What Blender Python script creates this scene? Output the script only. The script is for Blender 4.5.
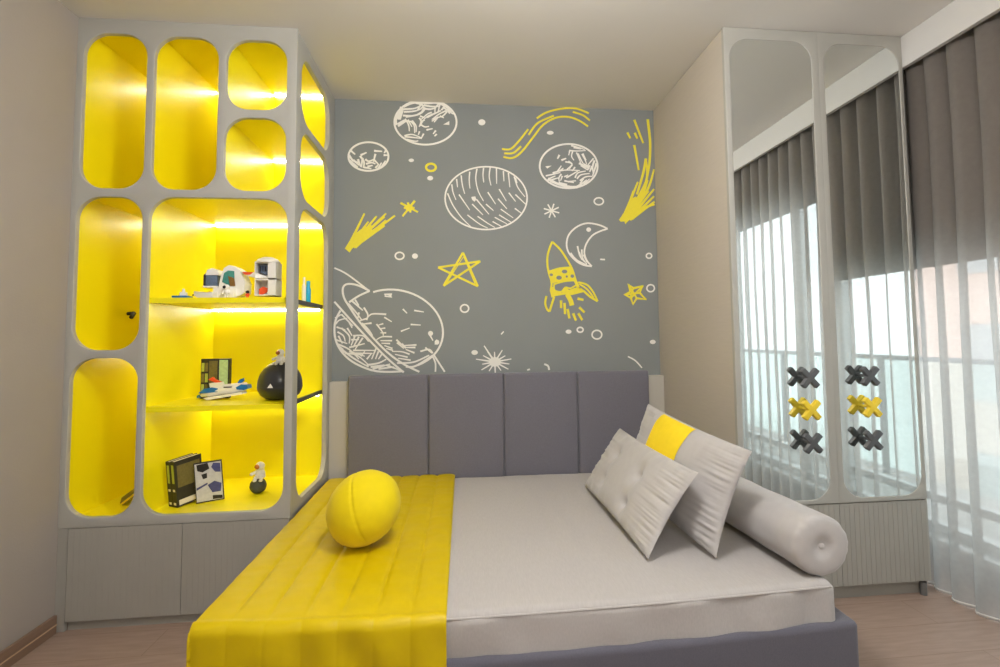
import bpy, bmesh, math, random
from mathutils import Vector, Matrix, noise
random.seed(7)
C = bpy.context.scene
COL = C.collection
for o in list(bpy.data.objects): bpy.data.objects.remove(o)

# ------------------------------------------------------------------ camera
YAW, PITCH, ROLL = 0.1091, 0.0603, -0.0113
F, SX, SY = 519.83, 20.15, -28.36
CAM = Vector((-0.0401, -3.2117, 1.2305))
fwd = Vector((math.sin(YAW)*math.cos(PITCH), math.cos(YAW)*math.cos(PITCH), math.sin(PITCH)))
rt0 = Vector((math.cos(YAW), -math.sin(YAW), 0))
up0 = rt0.cross(fwd)
RT = rt0*math.cos(ROLL) + up0*math.sin(ROLL)
UP = up0*math.cos(ROLL) - rt0*math.sin(ROLL)
cam = bpy.data.cameras.new('camera'); co = bpy.data.objects.new('camera', cam); COL.objects.link(co)
cam.sensor_width = 36; cam.lens = F/1000*36; cam.shift_x = -SX/1000; cam.shift_y = SY/1000
cam.clip_start = 0.05
co.matrix_world = Matrix(((RT.x, UP.x, -fwd.x, CAM.x), (RT.y, UP.y, -fwd.y, CAM.y), (RT.z, UP.z, -fwd.z, CAM.z), (0, 0, 0, 1)))
C.camera = co

def at(u, v, axis, val):
    """photo pixel -> world point on the plane axis=val"""
    d = RT*((u-500-SX)/F) - UP*((v-333.5-SY)/F) + fwd
    return CAM + d*((val-CAM[axis])/d[axis])

# ------------------------------------------------------------------ light
C.view_settings.view_transform = 'Standard'; C.view_settings.look = 'None'
C.view_settings.exposure = 0.0; C.view_settings.gamma = 1; C.view_settings.use_curve_mapping = False
C.cycles.use_denoising = True
C.cycles.max_bounces = 10; C.cycles.diffuse_bounces = 6; C.cycles.transparent_max_bounces = 16
C.cycles.sample_clamp_indirect = 6
W = bpy.data.worlds.new('sky'); C.world = W; W.use_nodes = True
bg = W.node_tree.nodes['Background']; bg.inputs[0].default_value = (0.93, 0.97, 1.0, 1); bg.inputs[1].default_value = 4.5
def lamp(name, loc, power, col, size=0.12, typ='POINT', rot=(0, 0, 0), sy=None):
    l = bpy.data.lights.new(name, typ); l.energy = power; l.color = col
    if typ == 'AREA':
        l.size = size
        if sy: l.shape = 'RECTANGLE'; l.size_y = sy
    else: l.shadow_soft_size = size
    o = bpy.data.objects.new(name, l); o.location = loc; o.rotation_euler = rot; COL.objects.link(o); return o
po = lamp('window_portal', (2.62, -2.2, 1.3), 1, (1, 1, 1), 3.4, 'AREA', (0, math.pi/2, 0), 2.5)
po.data.cycles.is_portal = True
po.rotation_euler = (0, math.pi/2, 0); po.data.size = 2.5; po.data.size_y = 3.6
lamp('ceiling_lamp', (0.15, -2.15, 2.40), 80, (1.0, 0.965, 0.93), 0.16)
lamp('ceiling_lamp', (0.2, -4.0, 2.40), 54, (1.0, 0.965, 0.93), 0.16)

# ------------------------------------------------------------------ materials
def lin(c):
    return tuple(((x/255)/12.92 if x/255 <= .04045 else ((x/255+.055)/1.055)**2.4) for x in c)
def mat(name, rgb, rough=.6, var=.04, scale=30, bump=0, bscale=200, metal=0, sheen=0, spec=.5, stretch=None, coat=0):
    m = bpy.data.materials.new(name); m.use_nodes = True; nt = m.node_tree; b = nt.nodes['Principled BSDF']
    c = lin(rgb)
    b.inputs['Roughness'].default_value = rough; b.inputs['Metallic'].default_value = metal
    b.inputs['Specular IOR Level'].default_value = spec
    if sheen: b.inputs['Sheen Weight'].default_value = sheen; b.inputs['Sheen Roughness'].default_value = .5
    if coat: b.inputs['Coat Weight'].default_value = coat
    tc = nt.nodes.new('ShaderNodeTexCoord'); mp = nt.nodes.new('ShaderNodeMapping')
    if stretch: mp.inputs['Scale'].default_value = stretch
    nt.links.new(tc.outputs['Object'], mp.inputs[0])
    nz = nt.nodes.new('ShaderNodeTexNoise'); nz.inputs['Scale'].default_value = scale; nz.inputs['Detail'].default_value = 4
    nt.links.new(mp.outputs[0], nz.inputs[0])
    mx = nt.nodes.new('ShaderNodeMix'); mx.data_type = 'RGBA'
    mx.inputs[6].default_value = (*[max(0, x*(1-var*2)) for x in c], 1); mx.inputs[7].default_value = (*[min(1, x*(1+var*2)) for x in c], 1)
    nt.links.new(nz.outputs['Fac'], mx.inputs[0]); nt.links.new(mx.outputs[2], b.inputs['Base Color'])
    if bump:
        n2 = nt.nodes.new('ShaderNodeTexNoise'); n2.inputs['Scale'].default_value = bscale; n2.inputs['Detail'].default_value = 3
        nt.links.new(mp.outputs[0], n2.inputs[0])
        bp = nt.nodes.new('ShaderNodeBump'); bp.inputs['Strength'].default_value = bump; bp.inputs['Distance'].default_value = .004
        nt.links.new(n2.outputs['Fac'], bp.inputs['Height']); nt.links.new(bp.outputs[0], b.inputs['Normal'])
    return m
def emis(name, rgb, s):
    m = bpy.data.materials.new(name); m.use_nodes = True; nt = m.node_tree; nt.nodes.clear()
    e = nt.nodes.new('ShaderNodeEmission'); e.inputs[0].default_value = (*rgb, 1); e.inputs[1].default_value = s
    o = nt.nodes.new('ShaderNodeOutputMaterial'); nt.links.new(e.outputs[0], o.inputs[0]); return m
M = {}
M['wallpaint'] = mat('wall_paint', (160, 153, 146), .8, .02, 6, .15, 120)
M['mural'] = mat('mural_ground', (132, 137, 137), .75, .03, 3, .08, 250)
M['ceil'] = mat('ceiling_paint', (222, 220, 216), .85, .01, 4)
M['fascia'] = mat('fascia_paint', (204, 203, 200), .7, .01, 4)
M['mwhite'] = mat('mural_white', (238, 236, 230), .7, .02, 60)
M['myellow'] = mat('mural_yellow', (236, 222, 56), .7, .03, 60)
M['frame'] = mat('grey_lacquer', (170, 169, 162), .5, .02, 10)
M['door'] = mat('grey_front', (160, 158, 150), .5, .02, 10)
M['yellow'] = mat('yellow_lacquer', (248, 234, 14), .34, .01, 5)
M['dark_edge'] = mat('dark_profile', (60, 58, 58), .4)
M['beige'] = mat('beige_panel', (190, 182, 170), .6, .03, 12, .1, 90, stretch=(1, 1, 14))
M['ledge'] = mat('cream_panel', (188, 184, 174), .55, .01, 8)
M['uphol'] = mat('grey_upholstery', (110, 109, 119), .9, .10, 220, .35, 500, sheen=.25)
M['base'] = mat('charcoal_upholstery', (88, 87, 98), .9, .10, 220, .35, 500, sheen=.25)
M['linen'] = mat('grey_linen', (178, 174, 172), .9, .06, 30, .25, 260, sheen=.2, stretch=(9, 1, 3))
M['cushion'] = mat('cushion_cotton', (180, 177, 176), .88, .03, 40, .15, 320, sheen=.3)
M['satin'] = mat('yellow_satin', (202, 176, 0), .46, .03, 20, .05, 90, spec=.3)
M['ybal'] = mat('yellow_velvet', (224, 202, 6), .75, .03, 30, .08, 200, sheen=.08, spec=.25)
M['yband'] = mat('yellow_cotton', (250, 218, 30), .7, .03, 40)
M['mirror'] = mat('mirror_glass', (236, 240, 238), .015, 0, 1, metal=1)
M['knobgrey'] = mat('knob_grey', (84, 86, 88), .45, .04, 30)
M['knobyel'] = mat('knob_yellow', (238, 208, 50), .45, .03, 30)
M['led'] = emis('led_light', (1.0, .97, .84), 36)
M['white'] = mat('white_plastic', (238, 236, 230), .4, .01)
M['blue'] = mat('blue_plastic', (24, 110, 180), .35, .02)
M['cyan'] = mat('cyan_plastic', (20, 160, 220), .35, .02)
M['orange'] = mat('orange_plastic', (232, 84, 36), .4, .02)
M['black'] = mat('black_plastic', (30, 31, 34), .35, .02)
M['egg'] = mat('graphite_shell', (52, 54, 58), .3, .03, 12)
M['panelblue'] = mat('toy_panel', (96, 112, 134), .4, .35, 160)
M['teal'] = mat('teal_window', (70, 140, 130), .25, .2, 60)
M['brown'] = mat('brown_toy', (134, 98, 40), .5, .2, 60)
M['gold'] = mat('gold_visor', (214, 140, 70), .2, .05, metal=.6)
M['rock'] = mat('dark_stone', (72, 76, 70), .7, .12, 60, .3, 120)
M['cover'] = mat('book_cover_dark', (40, 38, 32), .5, .2, 60)
M['olive'] = mat('cover_olive', (112, 102, 52), .55, .2, 90)
M['lime'] = mat('cover_lime', (176, 184, 70), .55, .1, 60)
M['pages'] = mat('paper', (226, 218, 200), .8, .03, 80)
M['photo'] = mat('cover_grey_white', (205, 205, 208), .5, .1, 70)
M['indigo'] = mat('cover_indigo', (72, 76, 130), .5, .2, 70)
M['pale_green'] = mat('print_pale_green', (186, 214, 150), .5, .15, 90)
M['winframe'] = mat('white_window_frame', (228, 232, 232), .4, .01)
M['blind'] = mat('blind_fabric', (82, 67, 54), .8, .04, 60)
M['metal'] = mat('rail_metal', (130, 134, 136), .35, .03, metal=.7)
M['concrete'] = mat('balcony_concrete', (170, 168, 164), .8, .05, 12)
M['facade'] = mat('pink_facade', (216, 190, 178), .85, .04, 2)
M['facade_win'] = mat('facade_window', (176, 176, 176), .2, .05, 3)
M['stripe'] = mat('baseboard_line', (190, 162, 130), .5, .02)
def floor_mat():
    m = mat('oak_planks', (158, 136, 122), .45, .13, 7, .1, 60, stretch=(1.1, 9, 1)); nt = m.node_tree; b = nt.nodes['Principled BSDF']
    mx = [n for n in nt.nodes if n.type == 'MIX'][0]
    tc = [n for n in nt.nodes if n.type == 'TEX_COORD'][0]
    br = nt.nodes.new('ShaderNodeTexBrick'); br.inputs['Scale'].default_value = 1
    br.inputs['Brick Width'].default_value = 1.3; br.inputs['Row Height'].default_value = .19; br.inputs['Mortar Size'].default_value = .0018
    br.inputs['Color1'].default_value = (1, 1, 1, 1); br.inputs['Color2'].default_value = (.92, .91, .90, 1); br.inputs['Mortar'].default_value = (.72, .68, .65, 1)
    nt.links.new(tc.outputs['Object'], br.inputs[0])
    mu = nt.nodes.new('ShaderNodeMix'); mu.data_type = 'RGBA'; mu.blend_type = 'MULTIPLY'; mu.inputs[0].default_value = 1
    nt.links.new(mx.outputs[2], mu.inputs[6]); nt.links.new(br.outputs[0], mu.inputs[7]); nt.links.new(mu.outputs[2], b.inputs['Base Color'])
    return m
M['floor'] = floor_mat()
M['skirt'] = mat('wood_baseboard', (128, 104, 86), .5, .08, 8, stretch=(1, .2, 6))
def sheer():
    m = bpy.data.materials.new('sheer_voile'); m.use_nodes = True; nt = m.node_tree; nt.nodes.clear()
    tr = nt.nodes.new('ShaderNodeBsdfTransparent'); tr.inputs[0].default_value = (.97, .98, .98, 1)
    tl = nt.nodes.new('ShaderNodeBsdfTranslucent'); tl.inputs[0].default_value = (.62, .63, .63, 1)
    df = nt.nodes.new('ShaderNodeBsdfDiffuse'); df.inputs[0].default_value = (.36, .325, .29, 1)
    a = nt.nodes.new('ShaderNodeMixShader'); a.inputs[0].default_value = .5
    nt.links.new(tl.outputs[0], a.inputs[1]); nt.links.new(df.outputs[0], a.inputs[2])
    tc = nt.nodes.new('ShaderNodeTexCoord'); nz = nt.nodes.new('ShaderNodeTexNoise'); nz.inputs['Scale'].default_value = 45; nz.inputs['Detail'].default_value = 5
    nt.links.new(tc.outputs['Object'], nz.inputs[0])
    mr = nt.nodes.new('ShaderNodeMapRange'); mr.inputs[3].default_value = .68; mr.inputs[4].default_value = .80
    nt.links.new(nz.outputs['Fac'], mr.inputs[0])
    b = nt.nodes.new('ShaderNodeMixShader'); nt.links.new(mr.outputs[0], b.inputs[0])
    nt.links.new(tr.outputs[0], b.inputs[1]); nt.links.new(a.outputs[0], b.inputs[2])
    o = nt.nodes.new('ShaderNodeOutputMaterial'); nt.links.new(b.outputs[0], o.inputs[0]); return m
M['sheer'] = sheer()
def glass(name, col, rough=0.0, mixf=.12):
    m = bpy.data.materials.new(name); m.use_nodes = True; nt = m.node_tree; nt.nodes.clear()
    tr = nt.nodes.new('ShaderNodeBsdfTransparent'); tr.inputs[0].default_value = (*col, 1)
    gl = nt.nodes.new('ShaderNodeBsdfGlossy'); gl.inputs['Roughness'].default_value = rough
    mx = nt.nodes.new('ShaderNodeMixShader'); mx.inputs[0].default_value = mixf
    nt.links.new(tr.outputs[0], mx.inputs[1]); nt.links.new(gl.outputs[0], mx.inputs[2])
    o = nt.nodes.new('ShaderNodeOutputMaterial'); nt.links.new(mx.outputs[0], o.inputs[0]); return m
M['pane'] = glass('window_pane', (.96, .98, .98), 0, .05)
M['railglass'] = glass('railing_glass', (.86, .93, .91), .05, .15)

# ------------------------------------------------------------------ mesh helpers
class MB:
    def __init__(s): s.bm = bmesh.new()
    def _x(s, vs, rot, c):
        for v in vs:
            v.co = (rot @ v.co if rot else v.co) + Vector(c)
    def box(s, x0, x1, y0, y1, z0, z1, bev=0, seg=2, rot=None, piv=None):
        r = bmesh.ops.create_cube(s.bm, size=1); vs = r['verts']
        c = Vector(((x0+x1)/2, (y0+y1)/2, (z0+z1)/2))
        for v in vs: v.co = Vector((v.co.x*(x1-x0), v.co.y*(y1-y0), v.co.z*(z1-z0)))
        if bev:
            es = list({e for v in vs for e in v.link_edges})
            q = bmesh.ops.bevel(s.bm, geom=es, offset=bev, segments=seg, affect='EDGES', profile=.5)
            vs = list({v for f in q['faces'] for v in f.verts} | {v for v in vs if v.is_valid})
        if piv is not None and rot is not None:
            p = Vector(piv)
            for v in vs: v.co = rot @ (v.co + c - p) + p
        else: s._x(vs, rot, c)
        return s
    def tube(s, p0, p1, r0, r1=None, seg=16, cap=True):
        r1 = r0 if r1 is None else r1
        p0, p1 = Vector(p0), Vector(p1); d = p1-p0
        r = bmesh.ops.create_cone(s.bm, cap_ends=cap, segments=seg, radius1=r0, radius2=r1, depth=d.length)
        q = d.to_track_quat('Z', 'Y').to_matrix()
        for v in r['verts']: v.co = q @ v.co + (p0+p1)/2
        return s
    def ball(s, c, r, sc=(1, 1, 1), rot=None, u=20, w=12):
        q = bmesh.ops.create_uvsphere(s.bm, u_segments=u, v_segments=w, radius=r)
        for v in q['verts']:
            p = Vector((v.co.x*sc[0], v.co.y*sc[1], v.co.z*sc[2]))
            v.co = (rot @ p if rot else p) + Vector(c)
        return s
    def lathe(s, prof, c, seg=28):
        rings = []
        for (r, z) in prof:
            rings.append([s.bm.verts.new((c[0]+r*math.cos(2*math.pi*k/seg), c[1]+r*math.sin(2*math.pi*k/seg), c[2]+z)) for k in range(seg)])
        for a, b in zip(rings, rings[1:]):
            for k in range(seg): s.bm.faces.new((a[k], a[(k+1) % seg], b[(k+1) % seg], b[k]))
        s.bm.faces.new(rings[0][::-1]); s.bm.faces.new(rings[-1])
        return s
    def prism(s, poly, off):
        """closed 3D polygon swept by the vector off"""
        off = Vector(off); a = [s.bm.verts.new(p) for p in poly]; b = [s.bm.verts.new(Vector(p)+off) for p in poly]
        s.bm.faces.new(a); s.bm.faces.new(b[::-1]); n = len(a)
        for k in range(n): s.bm.faces.new((a[k], b[k], b[(k+1) % n], a[(k+1) % n]))
        return s
    def grid(s, fn, nu, nv, closed_u=False):
        g = [[s.bm.verts.new(fn(i/(nu), j/(nv))) for j in range(nv+1)] for i in range(nu + (0 if closed_u else 1))]
        n = len(g)
        for i in range(nu):
            for j in range(nv):
                try: s.bm.faces.new((g[i][j], g[(i+1) % n][j], g[(i+1) % n][j+1], g[i][j+1]))
                except ValueError: pass
        return s
    def softbox(s, x0, x1, y0, y1, z0, z1, r, step=.05, disp=None):
        def axis(a, b):
            n = max(2, int((b-a-2*r)/step)); t = [a+r*k/4 for k in range(4)] + [a+r+(b-a-2*r)*k/n for k in range(n+1)] + [b-r+r*k/4 for k in range(1, 5)]
            return t
        X, Y, Z = axis(x0, x1), axis(y0, y1), axis(z0, z1); cache = {}
        def V(p):
            k = (round(p[0], 5), round(p[1], 5), round(p[2], 5))
            if k in cache: return cache[k]
            p = Vector(p); q = Vector((min(max(p.x, x0+r), x1-r), min(max(p.y, y0+r), y1-r), min(max(p.z, z0+r), z1-r)))
            d = p-q
            if d.length > 1e-9: p = q + d.normalized()*r; nrm = d.normalized()
            else: nrm = Vector((0, 0, 1))
            if disp: p = disp(p, nrm)
            cache[k] = s.bm.verts.new(p); return cache[k]
        def sheet(A, B, f):
            for i in range(len(A)-1):
                for j in range(len(B)-1):
                    try: s.bm.faces.new((V(f(A[i], B[j])), V(f(A[i+1], B[j])), V(f(A[i+1], B[j+1])), V(f(A[i], B[j+1]))))
                    except ValueError: pass
        sheet(X, Y, lambda a, b: (a, b, z1)); sheet(X, Y, lambda a, b: (a, b, z0))
        sheet(X, Z, lambda a, b: (a, y0, b)); sheet(X, Z, lambda a, b: (a, y1, b))
        sheet(Y, Z, lambda a, b: (x0, a, b)); sheet(Y, Z, lambda a, b: (x1, a, b))
        return s
    def build(s, name, m, parent=None, smooth=True, angle=40):
        bm = s.bm; bmesh.ops.recalc_face_normals(bm, faces=bm.faces)
        me = bpy.data.meshes.new(name); bm.to_mesh(me); bm.free()
        return link(name, me, m, parent, smooth, angle)
def link(name, me, m, parent=None, smooth=True, angle=40):
    o = bpy.data.objects.new(name, me); COL.objects.link(o)
    me.materials.append(m)
    if smooth:
        me.shade_smooth()
        try: me.set_sharp_from_angle(angle=math.radians(angle))
        except Exception: pass
    if parent is not None:
        o.parent = parent; o.matrix_parent_inverse = Matrix.Translation(-abs_loc(parent))
    return o
def abs_loc(o):
    # part meshes are built in world coordinates, so only an Empty carries an offset
    return o.location.copy() if o.type == 'EMPTY' else Vector((0, 0, 0))
def tag(o, label, cat, group=None, kind=None):
    o['label'] = label; o['category'] = cat
    if group: o['group'] = group
    if kind: o['kind'] = kind
    return o
def thing(name, loc, label, cat, group=None):
    o = bpy.data.objects.new(name, None); o.empty_display_size = .05; o.location = loc; COL.objects.link(o)
    return tag(o, label, cat, group)
def struct(o): o['kind'] = 'structure'; return o
def rrect(x0, x1, z0, z1, r, n=10):
    pts = []
    for (cx, cz, a0) in ((x1-r, z1-r, 0), (x0+r, z1-r, 90), (x0+r, z0+r, 180), (x1-r, z0+r, 270)):
        for k in range(n+1):
            a = math.radians(a0+90*k/n); pts.append((cx+r*math.cos(a), cz+r*math.sin(a)))
    return pts
def holed(name, outer, holes, thick, m, place, parent=None, bevel=.003):
    """flat panel with holes: 2D curve filled and extruded, place(x, z, t) -> world"""
    cu = bpy.data.curves.new(name, 'CURVE'); cu.dimensions = '2D'; cu.fill_mode = 'BOTH'
    cu.extrude = thick/2 - bevel; cu.bevel_depth = bevel; cu.bevel_resolution = 2
    for pts in [outer] + holes:
        sp = cu.splines.new('POLY'); sp.points.add(len(pts)-1)
        for p, q in zip(sp.points, pts): p.co = (q[0], q[1], 0, 1)
        sp.use_cyclic_u = True
    ob = bpy.data.objects.new(name+'_tmp', cu); COL.objects.link(ob)
    dg = bpy.context.evaluated_depsgraph_get()
    me = bpy.data.meshes.new_from_object(ob.evaluated_get(dg)); bpy.data.objects.remove(ob)
    me.materials.clear()
    for v in me.vertices: v.co = place(v.co.x, v.co.y, v.co.z)
    bm = bmesh.new(); bm.from_mesh(me); bmesh.ops.remove_doubles(bm, verts=bm.verts, dist=1e-5); bmesh.ops.recalc_face_normals(bm, faces=bm.faces); bm.to_mesh(me); bm.free()
    return link(name, me, m, parent, True, 30)

# ------------------------------------------------------------------ dimensions
H = 2.7
X0, XS, BL = -1.770, -.818, .7325          # bookcase: left wall, right face, depth
XR, XE, BR = 1.203, 2.1335, .9306          # wardrobe: left face, right edge, depth
XSEAM = 1.6835
Z1 = .4326
XW = 2.50                                   # window wall
YF = -4.7                                   # wall behind the camera

# ------------------------------------------------------------------ room shell
fl = struct(MB().box(X0-.1, XW+.12, YF-.1, .1, -.08, 0).build('floor', M['floor'], smooth=False))
ce = struct(MB().box(X0-.1, XW+.12, YF-.1, .1, H, H+.1).build('ceiling', M['ceil'], smooth=False))
wb = struct(MB().box(X0-.1, XW+.12, 0, .1, 0, H).build('wall_back', M['mural'], smooth=False))
wl = struct(MB().box(X0-.1, X0, YF, 0, 0, H).build('wall_left', M['wallpaint'], smooth=False))
wf = struct(MB().box(X0-.1, XW+.12, YF-.1, YF, 0, H).build('wall_front', M['wallpaint'], smooth=False))
wy0, wy1, wz0, wz1 = -4.3, -.35, .12, 2.5
wr = MB(); wr.box(XW, XW+.12, YF, wy0, 0, H); wr.box(XW, XW+.12, wy1, 0, 0, H); wr.box(XW, XW+.12, wy0, wy1, 0, wz0); wr.box(XW, XW+.12, wy0, wy1, wz1, H)
struct(wr.build('wall_right', M['wallpaint'], smooth=False))
struct(MB().box(XE, XE+.025, YF, -.002, 2.5417, H-.001, .002).build('trim_1', M['fascia'], smooth=False))
bb = struct(MB().box(X0, X0+.014, YF, -BL-.002, 0, .075, .002).build('baseboard_left', M['skirt'], smooth=False))
MB().box(X0+.014, X0+.0155, YF, -BL-.002, .034, .039).build('inlay_line', M['stripe'], bb, smooth=False)
struct(MB().box(XS, XR, -.06, -.0005, .0, .978, .003).build('trim_2', M['ledge'], smooth=False))

# window
wn = MB()
wn.box(XW+.02, XW+.09, wy0, wy1, wz0, wz0+.07, .004); wn.box(XW+.02, XW+.09, wy0, wy1, wz1-.07, wz1, .004)
muls = [-4.265, -3.35, -2.35, -1.95, -1.02, -.385]
for y in muls: wn.box(XW+.02, XW+.09, y-.035, y+.035, wz0, wz1, .004)
win = struct(wn.build('window_1', M['winframe'], smooth=False))
MB().box(XW-.07, XW+.02, wy0-.02, wy1+.02, wz0-.012, wz0+.022, .004).build('window_sill', M['winframe'], win, smooth=False)
t = MB().box(XW+.03, XW+.08, wy0, wy1, .30, .345, .004).build('window_rail', M['winframe'], win, smooth=False)
for a, b in zip(muls, muls[1:]):
    MB().box(XW+.05, XW+.056, a+.03, b-.03, wz0+.06, wz1-.06).build('pane', M['pane'], win, smooth=False)

# ------------------------------------------------------------------ mural drawings on the back wall
def catmull(pts, n=6):
    if len(pts) < 3: return pts
    P = [pts[0]] + list(pts) + [pts[-1]]; out = []
    for i in range(1, len(P)-2):
        p0, p1, p2, p3 = P[i-1], P[i], P[i+1], P[i+2]
        for k in range(n):
            t = k/n
            out.append(tuple(.5*(2*p1[a]+(p2[a]-p0[a])*t+(2*p0[a]-5*p1[a]+4*p2[a]-p3[a])*t*t+(3*p1[a]-p0[a]-3*p2[a]+p3[a])*t**3) for a in (0, 1)))
    out.append(P[-2]); return out
class Mural:
    def __init__(s, ox, oy, sc): s.o = (ox, oy); s.sc = sc; s.bm = bmesh.new(); s.y = -.0015
    def crop(s, ox, oy, sc): s.o = (ox, oy); s.sc = sc; return s
    def w(s, p):
        q = at(s.o[0]+p[0]/s.sc, s.o[1]+p[1]/s.sc, 1, 0); return (min(max(q.x, XS+.004), XR-.004), min(q.z, H-.003))
    def poly(s, pts):
        s.y -= 4e-6
        vs = [s.bm.verts.new((p[0], s.y, p[1])) for p in (s.w(q) for q in pts)]
        f = s.bm.faces.new(vs); bmesh.ops.triangulate(s.bm, faces=[f]); return s
    def line(s, pts, wd=.010, taper=0, closed=False, smooth=True):
        P = [s.w(p) for p in pts]; s.y -= 4e-6
        if closed: P = P + [P[0]]
        if smooth: P = catmull(P)
        n = len(P); L = []; R = []
        for i in range(n):
            a = P[max(0, i-1)]; b = P[min(n-1, i+1)]
            if closed and i in (0, n-1): a, b = P[n-2], P[1]
            dx, dz = b[0]-a[0], b[1]-a[1]; l = math.hypot(dx, dz) or 1e-6
            h = wd/2*(1-taper*(i/(n-1) if n > 1 else 0)); nx, nz = -dz/l*h, dx/l*h
            L.append(s.bm.verts.new((P[i][0]+nx, s.y, P[i][1]+nz))); R.append(s.bm.verts.new((P[i][0]-nx, s.y, P[i][1]-nz)))
        for i in range(n-1): s.bm.faces.new((L[i], L[i+1], R[i+1], R[i]))
        return s
    def lines(s, *ls, wd=.009, taper=.4):
        for l in ls: s.line(l, wd, taper)
        return s
    def ell(s, cx, cy, rx, ry, wd=.010, a0=0, a1=360, rot=0):
        n = max(24, int(abs(a1-a0)/6)); c, sn = math.cos(math.radians(rot)), math.sin(math.radians(rot)); pts = []
        for k in range(n + (0 if a1-a0 == 360 else 1)):
            a = math.radians(a0+(a1-a0)*k/n); x, y = rx*math.cos(a), ry*math.sin(a); pts.append((cx+x*c-y*sn, cy+x*sn+y*c))
        return s.line(pts, wd, 0, a1-a0 == 360, False)
    def dot(s, cx, cy, rx, ry):
        return s.poly([(cx+rx*math.cos(k*math.pi/8), cy+ry*math.sin(k*math.pi/8)) for k in range(16)])
    def build(s, name, m, label=None):
        bmesh.ops.recalc_face_normals(s.bm, faces=s.bm.faces)
        me = bpy.data.meshes.new(name); s.bm.to_mesh(me); s.bm.free()
        o = link(name, me, m, wb, False)
        if label: o['label'] = label
        return o
# hatched planet at the top edge
m = Mural(385, 90, 11.11).ell(450, 358, 345, 250, .012)
m.lines([(150,250),(120,330),(130,390)],[(185,190),(160,260),(150,330)],[(190,225),(165,330)],[(240,330),(145,405)],[(215,345),(140,380)],wd=.02)
m.lines([(205,190),(300,150),(420,130)],[(190,215),(330,205),(420,160)],[(210,245),(330,235),(410,205)],[(200,285),(330,285),(420,235)],[(230,300),(380,270),(450,210)],wd=.013)
m.lines([(330,140),(420,170),(400,210)],[(410,140),(360,230)],[(440,190),(400,260)],[(360,130),(470,150),(560,135)],[(430,170),(520,185),(610,180)],[(430,205),(500,215),(560,200)],wd=.014)
m.lines([(600,150),(560,200),(555,260)],[(610,160),(590,240)],[(520,250),(470,270),(400,330)],[(560,260),(480,290),(430,330)],[(620,230),(540,270),(470,310)],[(700,220),(600,270),(520,330)],[(690,240),(640,290),(560,310)],wd=.011)
m.lines([(640,190),(700,230),(760,270)],[(600,140),(690,200),(740,250)],[(625,225),(665,185)],[(700,235),(720,265)],[(590,300),(545,360)],[(570,310),(520,350)],[(610,290),(655,310)],wd=.012)
m.lines([(380,310),(400,350),(380,410)],[(420,340),(390,400)],[(390,380),(440,410),(490,405)],[(440,330),(400,360)],[(390,290),(440,310)],wd=.012)
m.lines([(240,340),(265,400),(270,460)],[(255,330),(300,410)],[(285,345),(325,400),(330,480)],[(300,340),(345,400),(345,470)],[(230,350),(320,350)],wd=.011)
m.lines([(215,510),(300,495),(400,530)],[(220,520),(330,530),(410,540)],[(385,460),(370,500)],[(430,485),(405,535)],[(240,550),(330,570),(370,565)],wd=.011)
m.lines([(460,445),(530,430)],[(565,450),(535,490)],[(575,490),(550,515)],wd=.012); m.poly([(645,385),(715,345),(715,390)])
m.build('planet_drawing', M['mwhite'], 'white hatched planet drawn at the top edge of the mural')
# small planet
m = Mural(335, 135, 7.408).ell(248, 160, 148, 106, .012)
m.lines([(110,110),(150,145)],[(105,150),(135,190),(180,205)],[(135,185),(180,225)],[(170,180),(190,235)],[(190,150),(235,130)],[(185,155),(215,200),(210,245)],[(205,170),(195,240)],[(110,190),(170,240)],wd=.014)
m.lines([(225,180),(250,195),(290,180)],[(300,140),(285,200)],[(290,185),(320,215)],[(230,215),(270,205),(300,215)],[(240,235),(280,225)],[(215,240),(270,250)],[(320,250),(345,205)],[(340,245),(375,190)],[(300,245),(325,215)],wd=.013)
m.lines([(290,118),(350,122)],[(360,150),(390,150)],[(380,110),(365,135)],wd=.014)
m.build('planet_drawing', M['mwhite'], 'smallest white hatched planet drawn upper left on the mural')
# striped planet
m = Mural(435, 155, 8.34).ell(426, 360, 342, 262, .010)
m.lines([(140,245),(150,310),(175,375)],[(180,200),(188,270)],[(218,170),(228,250),(248,325)],[(290,140),(285,210),(292,280)],[(350,115),(340,200),(360,300),(405,385)],[(405,108),(400,170),(407,230)],[(460,105),(452,180),(467,255)],[(512,108),(514,240)],[(570,135),(575,220)],[(612,150),(624,270)],wd=.009)
m.lines([(105,320),(150,420),(220,520),(300,600)],[(660,180),(690,270),(750,350)],[(670,190),(685,235)],[(200,330),(290,460)],[(310,410),(400,500)],[(345,370),(450,495)],[(440,310),(505,410)],[(425,410),(488,465)],[(535,285),(595,385)],[(525,365),(600,450)],[(615,315),(672,388)],[(670,330),(765,420)],[(665,445),(725,490)],wd=.009)
m.lines([(270,500),(370,575),(440,610)],[(355,512),(440,570),(500,605)],[(480,555),(560,600)],[(498,520),(600,575)],[(535,500),(640,565)],[(548,452),(652,525)],wd=.008)
m.poly([(302,350),(335,345),(345,370),(330,390),(310,375)])
m.build('planet_drawing', M['mwhite'], 'large striped white planet drawn in the middle of the mural')
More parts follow.
